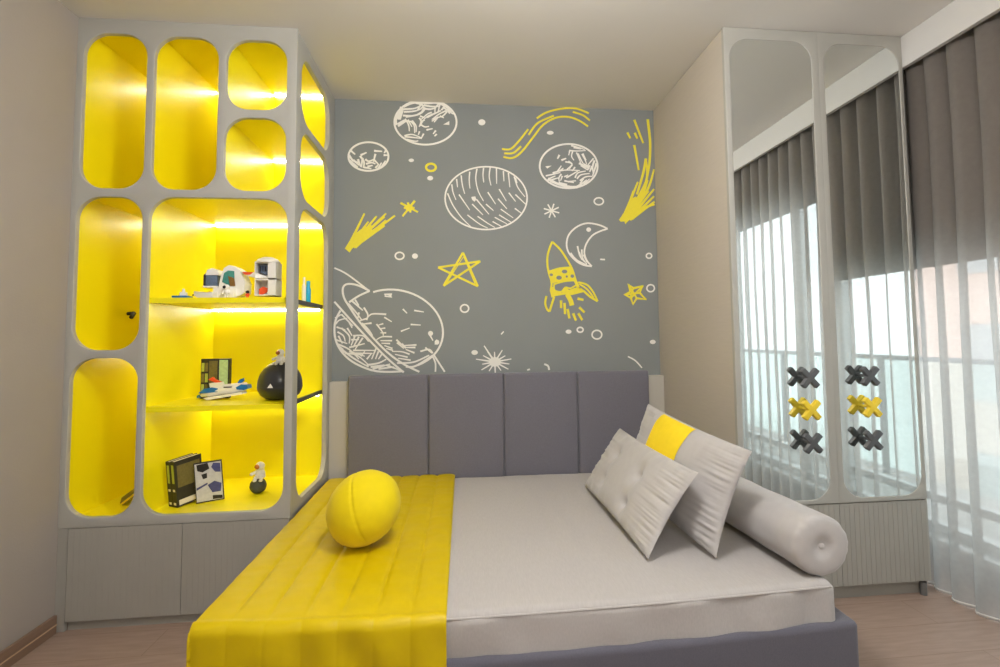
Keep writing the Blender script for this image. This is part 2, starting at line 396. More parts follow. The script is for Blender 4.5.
# right planet
m = Mural(535, 135, 10.26).ell(345, 320, 297, 227, .012)
m.lines([(370,110),(450,130),(510,150)],[(395,130),(470,145)],[(350,160),(430,165),(520,160)],[(355,165),(345,210)],[(385,170),(375,220),(400,260)],[(425,180),(450,240),(470,290)],[(440,190),(480,270),(500,300)],[(480,195),(510,250),(530,300)],[(490,190),(525,260)],[(600,240),(540,310)],wd=.010)
m.lines([(610,260),(590,330),(600,400)],[(630,290),(610,360),(590,420)],[(585,320),(560,380)],[(560,310),(540,360)],[(450,290),(510,320),(560,345)],[(500,300),(560,330)],[(470,310),(540,360)],wd=.014)
m.lines([(180,390),(250,370),(330,360),(460,365)],[(230,375),(270,315)],[(255,370),(290,340)],[(310,275),(370,290),(380,320)],[(340,270),(380,300),(350,350)],[(380,310),(320,360)],[(410,330),(380,370)],[(110,420),(200,400),(260,385)],[(140,450),(210,420)],[(170,460),(240,440)],wd=.011)
m.lines([(270,400),(245,440),(250,480)],[(280,420),(262,470)],[(300,430),(340,410)],[(320,440),(390,400),(440,370)],[(410,440),(440,390),(520,370)],[(430,450),(470,410),(560,395)],[(460,470),(520,430),(590,425)],[(460,500),(500,450)],[(480,500),(530,460)],[(500,505),(560,450)],[(300,470),(400,490)],[(340,480),(420,470)],wd=.011)
m.lines([(130,450),(230,500),(330,530),(430,530)],[(160,470),(270,515),(400,535)],[(420,540),(480,500)],[(240,495),(330,510)],wd=.018)
m.lines([(270,260),(320,240)],[(250,205),(230,245)],wd=.014); m.poly([(105,322),(170,315),(125,345)])
m.build('planet_drawing', M['mwhite'], 'white hatched planet drawn upper right under the swoosh')
# ringed planet
m = Mural(320, 250, 5.13)
m.ell(383, 405, 250, 200, .012, -126, 52, 12); m.line([(150,268),(200,235),(255,210)], .012)
m.line([(255,210),(190,180),(140,175),(118,195),(122,240),(150,290),(220,390),(330,510),(420,580),(510,625)], .012)
m.line([(74,92),(140,125),(250,208)], .010); m.line([(74,265),(150,350),(270,480),(350,560),(430,628)], .012)
m.line([(105,310),(78,370),(78,450),(110,520),(170,575),(260,615),(340,625),(425,622)], .012)
m.line([(440,598),(490,595),(580,540)], .012); m.line([(575,540),(592,580),(592,625)], .010); m.line([(585,540),(640,625)], .011); m.line([(395,580),(480,575),(560,540)], .010)
m.lines([(165,262),(220,310)],[(180,255),(200,285)],[(145,275),(185,320),(215,360)],[(200,320),(195,350)],[(225,295),(245,330),(240,360)],[(340,330),(270,328),(245,345)],[(245,350),(205,362)],[(265,375),(220,380)],[(215,375),(250,410),(270,440)],[(228,395),(270,445)],wd=.012)
m.lines([(290,380),(320,420),(325,440)],[(325,378),(300,385)],[(335,400),(305,405)],[(340,425),(310,425)],[(370,445),(320,445),(290,460)],[(370,465),(310,465)],[(360,480),(315,478)],[(372,505),(330,490)],[(375,515),(340,505)],[(460,535),(420,522),(370,520)],[(450,550),(385,535)],[(465,565),(400,555)],wd=.010)
m.lines([(392,460),(440,505)],[(395,475),(430,505)],[(420,480),(440,500)],[(495,487),(430,490)],[(490,500),(435,500)],[(485,528),(440,510)],[(515,520),(560,510),(580,530)],[(540,500),(575,530)],[(560,430),(580,465)],[(600,460),(590,485)],wd=.011)
m.lines([(330,228),(370,225)],[(332,236),(370,242)],[(425,303),(447,325)],[(483,310),(533,318)],[(465,382),(517,385)],[(415,417),(460,400)],[(330,345),(368,368)],wd=.010)
m.dot(567, 428, 13, 13); m.dot(600, 473, 12, 13); m.poly([(332,225),(370,222),(366,240)])
m.lines([(78,350),(110,330)],[(80,380),(100,360),(140,350)],[(110,330),(140,360)],[(130,350),(170,390)],[(150,370),(165,400)],[(85,395),(130,410)],[(90,420),(120,440),(130,470)],[(110,400),(150,440),(150,480)],[(140,400),(165,440)],[(80,460),(140,480)],[(95,440),(115,480)],wd=.011)
m.lines([(170,440),(220,440),(250,470)],[(160,460),(200,460)],[(180,440),(160,490)],[(200,445),(170,500)],[(220,450),(180,510)],[(150,500),(230,480)],[(85,480),(150,510),(200,560)],[(100,500),(160,545)],[(130,530),(190,540),(250,590)],[(150,520),(230,545)],[(170,515),(280,515)],[(180,530),(270,530)],[(210,545),(230,520)],[(240,560),(265,530)],[(290,500),(265,560)],[(300,520),(285,560)],[(320,530),(300,560)],wd=.011)
m.lines([(240,590),(300,580),(340,560)],[(260,600),(330,590)],[(270,610),(360,585)],[(300,610),(380,600)],[(110,510),(180,560),(250,600)],[(340,590),(420,620)],[(90,490),(120,510)],wd=.013)
m.build('planet_drawing', M['mwhite'], 'large ringed white planet drawn at the lower left of the mural')
# moon
m = Mural(530, 215, 5.8)
m.line([(450,80),(400,58),(330,48),(270,70),(225,115),(212,170),(225,220),(265,265),(310,290),(358,298)], .011)
m.line([(358,298),(330,265),(315,220),(325,170),(360,120),(405,95),(450,80)], .011)
m.dot(340, 85, 14, 13)
m.lines([(275,180),(290,240),(320,275)],[(300,200),(305,250),(330,285)],[(235,220),(270,260),(330,290)],[(285,215),(300,260)],[(245,240),(290,275)],[(265,255),(275,270)],[(310,230),(330,275)],wd=.011)
m.build('moon_drawing', M['mwhite'])
# rocket
m = Mural(530, 215, 5.8)
m.line([(128,155),(105,220),(100,280),(110,340),(125,390),(120,440)], .013); m.line([(128,155),(175,200),(215,260),(245,315),(262,370),(280,420)], .013)
m.line([(112,330),(170,312),(245,305)], .016); m.line([(118,390),(180,380),(262,372)], .016)
m.poly([(110,325),(245,305),(262,375),(120,392)])
m.line([(138,402),(200,385),(262,380)], .010); m.line([(262,380),(280,420)], .02)
m.line([(140,395),(142,435),(180,445),(205,420),(235,425),(270,405)], .010)
m.poly([(118,415),(142,420),(145,440),(185,450),(210,415),(225,435),(275,418),(285,430),(300,425),(320,445),(240,465),(200,462),(150,470),(125,480),(115,440)])
m.line([(280,390),(330,405),(365,445),(392,500)], .012); m.line([(310,440),(350,475),(392,500)], .014); m.line([(285,400),(330,430),(370,480)], .010)
m.line([(95,470),(88,510),(98,545),(113,560)], .013); m.line([(113,560),(125,520),(140,475)], .014)
m.line([(215,460),(235,495),(243,525)], .03)
m.lines([(180,495),(180,540)],[(200,510),(203,575)],[(218,545),(228,600)],[(250,570),(266,612)],[(280,570),(303,610)],[(285,535),(316,565)],[(275,485),(310,492)],wd=.016, taper=.1)
m.build('rocket_drawing', M['myellow'])
m = Mural(530, 215, 5.8); m.y = -.0026
for q in ((123,347,10,8),(200,328,16,11),(168,364,16,12),(245,355,11,10),(213,357,6,7)): m.dot(*q)
m.build('rocket_spots', M['mural'])
# stars
m = Mural(530, 215, 5.8)
star = [(570,402),(600,425),(655,412),(635,450),(672,490),(618,482),(597,518),(585,480),(548,462),(582,445)]
m.line(star, .016, 0, True, False); m.line([(570,402),(618,482)], .012); m.line([(655,412),(585,480)], .012); m.line([(548,462),(635,452),(672,490)], .012, smooth=False); m.line([(597,518),(585,470),(600,425)], .010)
m.build('star_drawing', M['myellow'], 'small bold yellow star drawn at the right of the mural')
m = Mural(320, 200, 3.706)
m.line([(458,318),(530,195)], .013); m.line([(530,195),(585,320)], .013); m.line([(585,320),(438,250)], .013); m.line([(438,250),(594,227)], .013); m.line([(594,227),(458,318)], .013)
m.line([(470,305),(532,210),(575,310)], .008, smooth=False)
m.build('star_drawing', M['myellow'], 'five line yellow star drawn in the middle of the mural')
m = Mural(335, 135, 7.408)
for a, b in (((485,503),(615,572)),((592,487),(500,603)),((540,500),(560,575)),((510,540),(590,540))): m.line([a, b], .014, .2)
m.dot(550, 540, 28, 26)
m.build('star_drawing', M['myellow'], 'small six rayed yellow star drawn beside the left comet')
# comets
m = Mural(320, 200, 3.706)
m.poly([(92,180),(110,195),(118,182),(150,155),(195,120),(190,90),(150,110),(120,135)])
m.lines([(105,175),(165,50)],[(112,170),(180,80)],[(120,170),(210,60)],[(120,172),(245,50)],[(125,172),(278,58)],[(125,175),(240,95)],[(130,175),(245,75)],[(128,165),(215,100)],[(125,160),(240,62)],wd=.02, taper=.5)
m.build('comet_drawing', M['myellow'], 'short yellow comet drawn at the left of the mural')
m = Mural(600, 110, 5.56)
m.poly([(105,610),(120,590),(125,580),(150,550),(165,500),(200,480),(215,530),(180,600),(160,615),(140,635),(135,620),(115,622)])
m.lines([(130,600),(210,400)],[(150,590),(255,400),(255,270)],[(160,600),(235,470),(265,390)],[(150,600),(260,450),(300,330)],[(170,600),(300,440)],[(180,600),(300,480)],[(175,605),(303,510)],[(165,610),(250,545),(303,525)],[(170,580),(270,450)],[(140,590),(185,450)],wd=.022, taper=.5)
m.lines([(265,52),(278,180),(275,290),(262,370)],[(255,270),(240,350),(205,470)],wd=.018, taper=.2)
m.lines([(190,55),(240,185)],[(190,195),(215,335)],[(152,125),(168,158)],[(193,127),(207,160)],wd=.016, taper=.2)
m.build('comet_drawing', M['myellow'], 'long yellow comet falling along the right edge of the mural')
# swoosh
m = Mural(480, 90, 5.556)
for l in ([(315,158),(370,125),(450,105),(530,103),(605,130)],[(515,122),(570,140),(610,170)],[(270,250),(320,185),(410,143)],[(130,372),(180,378),(230,345),(290,270),(350,195),(420,155),(490,150),(550,170),(600,203)],[(122,328),(170,328),(215,285),(268,218)],[(135,352),(185,350),(228,313)]): m.line(l, .012)
m.build('swoosh_drawing', M['myellow'])
# burst and little marks
m = Mural(480, 200, 3.706)
for k, L in enumerate((52,60,48,66,50,62,46,68,52,58,50,64,48,60)):
    a = 2*math.pi*k/14+.2; m.line([(55, 600), (55+L*1.05*math.cos(a), 600+L*.75*math.sin(a))], .012, .5)
m.line([(55,600),(15,540)], .012, .4); m.dot(55, 600, 22, 18)
m.build('starburst_drawing', M['mwhite'], 'many rayed white star drawn just above the headboard')
m = Mural(480, 200, 3.706)
for k in range(4):
    a = math.pi*k/4+.3; L = 30; m.line([(265-L*math.cos(a), 40-L*.9*math.sin(a)), (265+L*math.cos(a), 40+L*.9*math.sin(a))], .009)
m.build('starburst_drawing', M['mwhite'], 'small white spark drawn below the striped planet')
m = Mural(480, 200, 3.706)
m.ell(440,5,17,13,.010); m.ell(626,207,10,9,.010); m.ell(632,327,14,13,.010); m.ell(371,481,11,9,.010); m.ell(433,499,18,16,.010)
m.dot(328,488,11,8); m.dot(640,526,11,8)
m.line([(445,220),(463,221)], .010); m.line([(78,498),(88,487)], .008); m.line([(548,580),(575,595),(600,622)], .009); m.line([(238,608),(252,615),(256,630)], .012); m.line([(175,630),(185,627)], .010)
m.crop(480, 90, 5.556); m.dot(10,180,20,17); m.dot(390,238,19,11); 
m.crop(335, 135, 7.408); m.dot(565,188,20,13); m.dot(705,320,22,17)
m.crop(320, 200, 3.706); m.ell(295,207,16,13,.010); m.dot(352,208,11,10); m.ell(536,402,15,14,.010); m.dot(573,565,12,9)
m.build('dot_drawing', M['mwhite'])
Mural(335, 135, 7.408).ell(711, 240, 36, 27, .014).build('dot_drawing', M['myellow'], 'little yellow ring drawn above the striped planet')

# ------------------------------------------------------------------ bookcase
bc = thing('bookcase', (-1.294, -.37, 0), 'tall grey bookcase with yellow interior and rounded openings along the left wall', 'bookcase')
pf = lambda x, z, t: (x, -BL + .0125 + t, z)
R_ = .095
A1, A2, A3, A4 = (-1.746, -1.472, 1.912, 2.636), (-1.447, -1.162, 1.912, 2.636), (-1.135, -.857, 2.296, 2.636), (-1.137, -.857, 1.912, 2.263)
B1, B2, C1 = (-1.750, -1.470, 1.188, 1.879), (-1.449, -.846, .464, 1.882), (-1.750, -1.468, .468, 1.159)
holed('front_frame', [(X0+.001, Z1), (XS-.0, Z1), (XS-.0, H-.002), (X0+.001, H-.002)], [rrect(*a, R_+.01) for a in (A1, A2, A3, A4, B1, B2, C1)], .025, M['frame'], pf, bc)
ps = lambda y, z, t: (XS - .0125 + t, y, z)
holed('side_frame', [(-BL+.026, Z1), (-.003, Z1), (-.003, H-.002), (-BL+.026, H-.002)], [rrect(-.650, -.113, 2.298, 2.634, .12), rrect(-.650, -.113, 1.914, 2.261, .12), rrect(-.650, -.113, .466, 1.880, .12)], .025, M['frame'], ps, bc)
ya, yb = -BL+.026, -.085                      # inside depth
D1, D2 = -1.459, -1.148                       # dividers
def part(name, x0, x1, y0, y1, z0, z1, m, bev=0, parent=bc): return MB().box(x0, x1, y0, y1, z0, z1, bev).build(name, m, parent, smooth=False)
part('back_panel', X0+.016, XS-.026, yb, yb+.02, Z1+.02, H-.02, M['yellow'])
part('side_panel', X0+.001, X0+.016, ya, yb+.02, Z1+.02, H-.02, M['yellow'])
part('top_panel', X0+.001, XS-.026, ya, yb+.02, H-.035, H-.003, M['yellow'])
part('bottom_panel', X0+.001, XS-.026, ya, yb+.02, Z1, Z1+.022, M['yellow'])
part('divider', D1-.009, D1+.009, ya, yb, Z1+.022, H-.035, M['yellow'])
part('divider', D2-.009, D2+.009, ya, yb, 1.905, H-.035, M['yellow'])
part('shelf', X0+.016, D1-.009, ya, yb, 1.887, 1.905, M['yellow'])
part('shelf', D1+.009, XS-.026, ya, yb, 1.887, 1.905, M['yellow'])
part('shelf', D2+.009, XS-.026, ya, yb, 2.271, 2.289, M['yellow'])
part('shelf', X0+.016, D1-.009, ya, yb, 1.165, 1.183, M['yellow'])
S1Z, S2Z = 1.4245, .9345
for z in (S1Z, S2Z):
    sh = part('shelf', D1+.009, XS-.045, -.70, yb, z-.024, z, M['yellow'])
    part('edge_strip', XS-.045, XS-.034, -.63, yb, z-.021, z+.001, M['dark_edge'], 0, sh)['label'] = 'dark grey edge profile'
def led(x0, x1, z):
    part('led_strip', x0, x1, yb-.022, yb-.008, z-.008, z, M['led'])
led(D1+.012, XS-.04, 1.887); led(D1+.012, XS-.05, S1Z-.024); led(X0+.02, D1-.012, H-.035); led(D1+.012, D2-.012, H-.035)
led(D2+.012, XS-.03, H-.035); led(D2+.012, XS-.03, 2.271); led(X0+.02, D1-.012, 1.887); led(X0+.02, D1-.012, 1.165); led(D1+.012, XS-.05, S2Z-.024)
# base cabinet
XD, XM = -1.728, -1.268
part('filler_strip', X0+.001, XD-.002, -BL+.002, -BL+.02, .002, Z1-.003, M['door'])
part('carcass', XD, XS-.002, -BL+.03, -.005, .045, Z1-.003, M['door'])
part('plinth', XD, XS-.004, -BL+.02, -BL+.029, .0, .045, M['door'])
def fluted(name, x0, x1, z0, z1, y, pitch, depth, m, parent, thick=.02, gw=.08):
    """front with shallow vertical grooves, facing -Y"""
    n = max(4, int((x1-x0)/pitch)); pts = []
    w = (x1-x0)/n; g = w*gw
    for k in range(n):
        a = x0+k*w; pts += [(a, y), (a+w-g, y), (a+w-g*.5, y+depth)] if k < n-1 else [(a, y), (a+w, y)]
    poly = [(a, b, z0) for a, b in pts] + [(x1, y+thick, z0), (x0, y+thick, z0)]
    return MB().prism(poly, (0, 0, z1-z0)).build(name, m, parent, smooth=False)
fluted('door', XD+.001, XM-.0015, .042, .428, -BL, .0235, .0005, M['door'], bc, gw=.03)
fluted('door', XM+.0015, XS-.002, .042, .428, -BL, .0235, .0005, M['door'], bc, gw=.03)
# small dark hook seen in the left column
hk = MB(); p = at(131.5, 314.5, 0, X0+.035); hk.tube((X0+.014, p.y, p.z+.004), (X0+.05, p.y, p.z+.006), .009, .009, 10)
hk.tube((X0+.046, p.y, p.z+.006), (X0+.052, p.y-.03, p.z-.016), .011, .010, 10); hk.build('coat_hook', M['cover'], bc)

# ------------------------------------------------------------------ wardrobe
wd = thing('wardrobe', (1.668, -.46, 0), 'tall grey wardrobe with two rounded mirror doors beside the curtain', 'wardrobe')
def wpart(name, x0, x1, y0, y1, z0, z1, m, bev=0, parent=wd): return MB().box(x0, x1, y0, y1, z0, z1, bev).build(name, m, parent, smooth=False)
wpart('side_panel', XR, XR+.02, -BR+.003, -.003, 0, H-.003, M['beige'], .001)
wpart('carcass', XR+.02, XE-.001, -BR+.026, -.003, .05, H-.003, M['door'])
wpart('end_strip', XE-.012, XE-.001, -BR+.003, -BR+.026, .07, H-.003, M['frame'])
wpart('plinth', XR+.021, XE-.03, -BR+.04, -BR+.06, 0, .05, M['door'])
MB().tube((XE-.03, -BR+.02, 0), (XE-.03, -BR+.02, .06), .015, .015, 12).build('foot', M['metal'], wd)
def cross_knob(cx, cz, m, parent):
    y = -BR; b = MB(); r = .0125; L = .053; ym = y-.044
    for s in (1, -1):
        d = Vector((math.cos(math.radians(47)), 0, s*math.sin(math.radians(47))))
        q = Matrix.Rotation(-s*math.radians(47), 3, 'Y')
        b.box(cx-L, cx+L, ym-r+(.0006 if s < 0 else 0), ym+r-(.0006 if s < 0 else 0), cz-r, cz+r, .0035, 2, rot=q)
    b.tube((cx, y+.0045, cz), (cx, ym+.006, cz), .008, .008, 14)
    k = b.build('cross_knob', m, parent, True, 30); return k
ms = ((XR+.001, XSEAM-.0015, 1.226, 1.650, ((1.533,1.026),(1.534,.881),(1.534,.732))), (XSEAM+.0015, XE-.013, 1.709, 2.114, ((1.832,1.029),(1.836,.886),(1.832,.736))))
for (x0, x1, ma, mb, ks) in ms:
    pd = lambda x, z, t: (x, -BR + .011 + t, z)
    d = holed('mirror_door', [(x0, .447), (x1, .447), (x1, H-.004), (x0, H-.004)], [rrect(ma, mb, .462, 2.648, .10, 14)], .022, M['frame'], pd, wd)
    mi = MB(); mi.box(ma-.004, mb+.004, -BR+.003, -BR+.010, .458, 2.652); mm = mi.build('mirror', M['mirror'], d, smooth=False)
    for i, (kx, kz) in enumerate(ks):
        k = cross_knob(kx, kz, M['knobyel'] if i == 1 else M['knobgrey'], d)
        k['label'] = 'yellow cross shaped knob' if i == 1 else 'grey cross shaped knob'
    fluted('drawer_front', x0, x1, .072, .440, -BR,   .024, .0022, M['door'], wd)

# ------------------------------------------------------------------ bed
BZ, MZ = .302, .425
yfr = lambda x: (.031 if x > 0 else .06)*x*x                    # the foot side bows out slightly in the middle
bed = thing('bed', (.2, -.88, 0), 'wide bed with grey padded headboard and charcoal base between bookcase and wardrobe', 'bed')
def skew(p, n):
    f = (-p.y)/1.65; p.y += yfr(p.x)*max(0, f)**2; return p
bs = MB(); bs.softbox(-.785, 1.222, -1.655, -1.565, .03, BZ, .018, .08, skew); bs.softbox(1.11, 1.222, -1.60, -.935, .03, BZ, .018, .08, skew)
bs.box(-.785, 1.11, -1.60, -.13, .03, .24); bs.box(1.0, 1.19, -.93, -.13, .03, .24)
bs.build('base', M['base'], bed)
def mdisp(p, n):
    p = skew(p, n)
    a = noise.noise(Vector((p.x*5, p.y*5, p.z*9)))*.004
    if n.y < -.3: a += .011*noise.noise(Vector((p.x*8, 3, p.z*6)))*(1 if p.z < MZ-.02 else .3) + .003*math.sin(p.x*34+p.z*30)*noise.noise(Vector((p.x*3, 0, 7)))
    if n.z > .6: a *= .6; a += .002*noise.noise(Vector((p.x*22, p.y*3, 1)))
    return p + n*a
MB().softbox(-.782, 1.160, -1.635, -.13, .245, MZ, .032, .022, mdisp).build('mattress', M['linen'], bed, True, 70)
def seamline(u, v):
    x = -.12 + u*1.262; a = 2*math.pi*v; yy = -1.6285 + yfr(x) ; return (x, yy + .0035*math.cos(a) - .002, MZ-.016 + .0035*math.sin(a))
MB().grid(seamline, 60, 6).build('piping', M['linen'], bed)
hx = [-.703, -.247, .195, .642, 1.088]
for a, b in zip(hx, hx[1:]):
    def hd(p, n):
        if n.y < -.5: p.y -= .008*math.sin(math.pi*min(1, max(0, (p.x-a)/(b-a))))
        return p
    MB().softbox(a+.0015, b-.0015, -.122, -.085, .25, 1.017, .016, .05, hd).build('headboard_panel', M['uphol'], bed, True, 70)
MB().box(-.702, 1.087, -.087, -.061, .1, 1.012, .004).build('headboard_frame', M['uphol'], bed, smooth=False)

# throw
def throwf(u, v):
    xl, xr = -.800, -.092
    s = -.10 + u*(xr-xl+.10)                 # first 10 cm hang down the left side
    x = xl + max(s, 0); drop = max(-s, 0)
    L = 1.51; t = v*(L+.34)
    y = -.128 - min(t, L) ; fall = max(t-L, 0)
    r = .03
    yb_ = -1.640 + yfr(x)*1.0
    k = (u*(xr-xl+.10)-.10)/(xr-xl)
    ch = abs(math.sin(math.pi*(k*7+.02*math.sin(t*5+k*9)))) ** .55
    puff = .006*ch - .003*math.exp(-(((k*7) % 1 - .5)/.06)**2*0 - (min((k*7) % 1, 1-(k*7) % 1)/.07)**2)
    wr = .003*noise.noise(Vector((x*6, t*9, 2))) + .002*noise.noise(Vector((x*18, t*24, 5)))
    puff *= min(1, max(.15, abs(L-t)/.14)) if t < L+.05 else .6
    z = MZ + .013 + puff + wr
    f = min(1, min(t, L)/L)
    y = -.128 + (yb_ + .128)*f
    if fall > 0:
        a = min(fall/(r*1.57), 1)*math.pi/2
        y -= r*math.sin(a) +   .003*ch + .014*noise.noise(Vector((x*11, fall*5, 9)))*min(1, fall/.1)
        z = z - r*(1-math.cos(a)) - max(fall-r*1.57, 0)
    elif L-t < .10:
        q = 1-(L-t)/.10; z -= .006*q*q
    if drop > 0:
        x += .004; z = min(z, MZ + .010 - max(drop, fall - r*.57)) if fall > 0 else z - drop
    return (x, y, max(z, .09))
th = MB().grid(throwf, 240, 180).build('throw', M['satin'], None, True, 80)
sol = th.modifiers.new('thick', 'SOLIDIFY'); sol.thickness = .006; sol.offset = -1
tag(th, 'yellow quilted satin throw spread over the left end of the bed', 'throw')

# cushions
def pillow(name, TL, TR, BR_, BL_, T, label, tufts=(), mt=None, seed=0, band=None, sag=.05, flat=.42):
    TL, TR, BR_, BL_ = map(Vector, (TL, TR, BR_, BL_)); c0 = (TL+TR+BR_+BL_)/4
    n = (TR-TL).cross(BL_-TL).normalized()
    if n.x > 0: n = -n
    wl_, hl_ = (TR-TL).length, (BL_-TL).length
    def surf(u, v, side, off=0):            # u,v in -1..1 ; v=+1 top
        uu = u*(1-sag*(1-v*v)*u*u); vv = v*(1-sag*(1-u*u)*v*v)
        s, t = (uu+1)/2, (1-vv)/2
        p = (TL*(1-s)+TR*s)*(1-t) + (BL_*(1-s)+BR_*s)*t
        base = max(0, (1-u**2)*(1-v**2))**flat
        th_ = T*base
        e = max(abs(u), abs(v))
        pk = 0
        if abs(u) > .3: pk += .014*abs(u)**4*(noise.noise(Vector((v*6.5+u*1.2, u*1.3+seed, side*3)))+.8*noise.noise(Vector((v*15, u*1.1+seed, side*3))))*min(1, (1-abs(u))*9)
        if abs(v) > .3: pk += .010*abs(v)**4*noise.noise(Vector((u*9, v*1.3+seed+7, side*3)))*min(1, (1-abs(v))*9)
        pk += .005*noise.noise(Vector((u*2.6, v*2.6, seed+side)))*base
        if side > 0:
            for (a, b) in tufts:
                d2 = ((u-a)*wl_/2)**2 + ((v-b)*hl_/2)**2
                th_ -= .022*math.exp(-d2/.0003) + .026*math.exp(-d2/.0024)
        return p + n*side*((max(th_, 0) + pk)*(1 if side > 0 else .3) + off)
    root = thing(name, c0 - Vector((0, 0, (TL.z-BL_.z)/2)), label, 'cushion')
    N = 120
    m = MB()
    tr = lambda q: math.copysign(abs(q)**.85, q)
    m.grid(lambda a, b: surf(tr(a*2-1), tr(b*2-1), 1), N, N); m.grid(lambda a, b: surf(tr(a*2-1), tr(b*2-1), -1), N, N)
    bmesh.ops.remove_doubles(m.bm, verts=m.bm.verts, dist=.0006)
    m.build('cover', mt or M['cushion'], root, True, 80)
    for (a, b) in tufts:
        q = surf(a, b, 1); MB().ball(q + n*.002, .006, (1, 1, 1)).build('button', mt or M['cushion'], root)
    if band:
        s0, s1 = band
        m = MB()
        m.grid(lambda a, b: surf(s0+(s1-s0)*a, -.985+1.97*b, 1, .0025), 24, 60)
        m.grid(lambda a, b: surf(s0+(s1-s0)*a, -.985+1.97*b, -1, .0025), 24, 60)
        o = m.build('band', M['yband'], root, True, 80); o['label'] = 'yellow fabric band'
    return root
pillow('cushion', (.882,-.655,.886), (.983,-1.425,.812), (.848,-1.40,.437), (.755,-.64,.48), .072, 'large grey cushion with a yellow band leaning on the bolster', seed=3, band=(-.50, .18))
pillow('cushion', (.790,-.47,.735), (.800,-1.385,.733), (.605,-1.385,.440), (.595,-.47,.440), .062, 'small grey buttoned cushion leaning on the banded cushion', tufts=((-.45,.30),(-.45,-.40),(.28,.22),(.28,-.50)), seed=11)
# bolster
bo = thing('bolster_cushion', (1.10, -1.25, MZ), 'round grey bolster cushion lying by the wardrobe end of the bed', 'cushion')
def bol(u, v):
    a = 2*math.pi*u; L = .66; r = .100; t = v
    if t < .2: q = t/.2; rr = r*(.10+.90*math.sin(q*math.pi/2)) if q > 0 else .002; yy = -1.575 + .035*(1-math.sin(q*math.pi/2)**1)*-.0 + .028*(1-q)**2*0 + (.011*math.exp(-(q/.16)**2)) + .030*(q**4)
    elif t > .8: q = (1-t)/.2; rr = r*(.10+.90*math.sin(q*math.pi/2)); yy = -1.575+L - .030*q**4 - .02*math.exp(-(q/.16)**2)
    else: rr = r; yy = -1.545 + (L-.06)*(t-.2)/.6
    rr += .0035*noise.noise(Vector((math.cos(a)*2.2, math.sin(a)*2.2, yy*7)))*(rr/r) + (.0012*math.sin(a*16+2*math.sin(a*3))*math.exp(-((t-.16)/.05)**2))
    return (1.115+.02*(-(yy+1.25))/.33 + rr*math.cos(a), yy, MZ+.102+rr*math.sin(a)*.985)
MB().grid(bol, 72, 110, True).build('cover', M['cushion'], bo, True, 80)
MB().ball((1.134, -1.561, MZ+.102), .012, (1, .6, 1)).build('button', M['cushion'], bo)
# yellow ball cushion
bp_ = at(364.5, 508, 2, MZ+.156)
yc = thing('ball_cushion', (bp_.x, bp_.y, MZ+.015), 'round yellow ball cushion sitting on the yellow throw', 'cushion')
rot = Matrix.Rotation(math.radians(-24), 3, 'Y') @ Matrix.Rotation(math.radians(-35), 3, 'Z')
b = MB(); q = bmesh.ops.create_uvsphere(b.bm, u_segments=160, v_segments=100, radius=1)
axis = Vector((.93, -.05, .36)).normalized()  # seam normal
for v in q['verts']:
    p = v.co.normalized(); d = p.dot(axis)
    s = 1 - .030*math.exp(-(d/.028)**2) + .010*noise.noise(p*3) + .008*math.exp(-(d/.12)**2)*math.sin(40*math.atan2(p.z, p.y))*.35
    v.co = Vector(bp_) + Vector((p.x*.138+.012*p.z, p.y*.14, p.z*.140))*s*(1-.05*max(0, p.dot(Vector((.75, 0, -.66))))**2)
b.build('cover', M['ybal'], yc, True, 80)

# ------------------------------------------------------------------ curtains, blinds, outside
def curtain(y0, y1, label, seed, xb=2.215):
    root = thing('curtain', (xb, (y0+y1)/2, 0), label, 'curtain', None)
    L = y1-y0
    def f(u, v):
        y = y0+L*u; z = .012+v*2.62
        ph = y*2*math.pi/.125 + 2.2*noise.noise(Vector((y*2.2, seed, 0))) + .5*noise.noise(Vector((y*3, z*.8, seed)))
        am = .034 + .022*noise.noise(Vector((y*4, seed, 4)))
        x = xb + am*math.sin(ph) + .010*math.sin(ph*2.1+z*.5)*(1-v) + .012*noise.noise(Vector((y*5, z*1.2, seed)))
        return (max(x, XE+.006 if y > -BR-.02 else XE-.02 if z < 2.4 else XE+.03), y+(.030+.012*noise.noise(Vector((y*3, seed, 8))))*math.cos(ph+.4)*(1-.35*v), z)
    n = max(30, int(abs(L)/.008))
    MB().grid(f, n, 30).build('panel', M['sheer'], root, True, 80)
    def h(u, v):
        p = Vector(f(u, 0)); a = 2*math.pi*v; return (p.x+.004*math.cos(a), p.y, p.z+.001+.007*math.sin(a))
    MB().grid(h, n, 6).build('hem', M['fascia'], root, True, 80)
curtain(-.76, -2.66, 'sheer grey curtain hanging from wardrobe side to the right edge of the photo', 2)
curtain(-2.655, -4.35, 'sheer grey curtain panel seen only in the wardrobe mirrors', 3, 2.235)
def blind(y0, y1, zb, label):
    r = thing('roller_blind', (2.36, (y0+y1)/2, zb), label, 'blind')
    MB().box(2.36, 2.363, y0, y1, zb, 2.6).build('fabric', M['blind'], r, smooth=False)
    MB().tube((2.362, y0, zb), (2.362, y1, zb), .011).build('bottom_bar', M['blind'], r)
    MB().tube((2.362, y0, 2.63), (2.362, y1, 2.63), .03).build('roller', M['blind'], r)
blind(-1.845, -.40, 1.575, 'brown roller blind half lowered behind the curtain nearest the wardrobe')
blind(-4.2, -1.855, 2.13, 'brown roller blind rolled higher, seen in the left wardrobe mirror')
struct(MB().box(XW+.12, 3.9, -6, 1.5, -.12, -.02).build('balcony_floor', M['concrete'], smooth=False))
rl = thing('balcony_railing', (3.7, -2, -.02), 'glass balcony railing with metal handrail outside the window', 'railing')
MB().box(3.68, 3.73, -6, 1.5, .99, 1.03, .004).build('handrail', M['metal'], rl, smooth=False)
MB().box(3.70, 3.71, -6, 1.5, .04, .99).build('glass_panel', M['railglass'], rl, smooth=False)
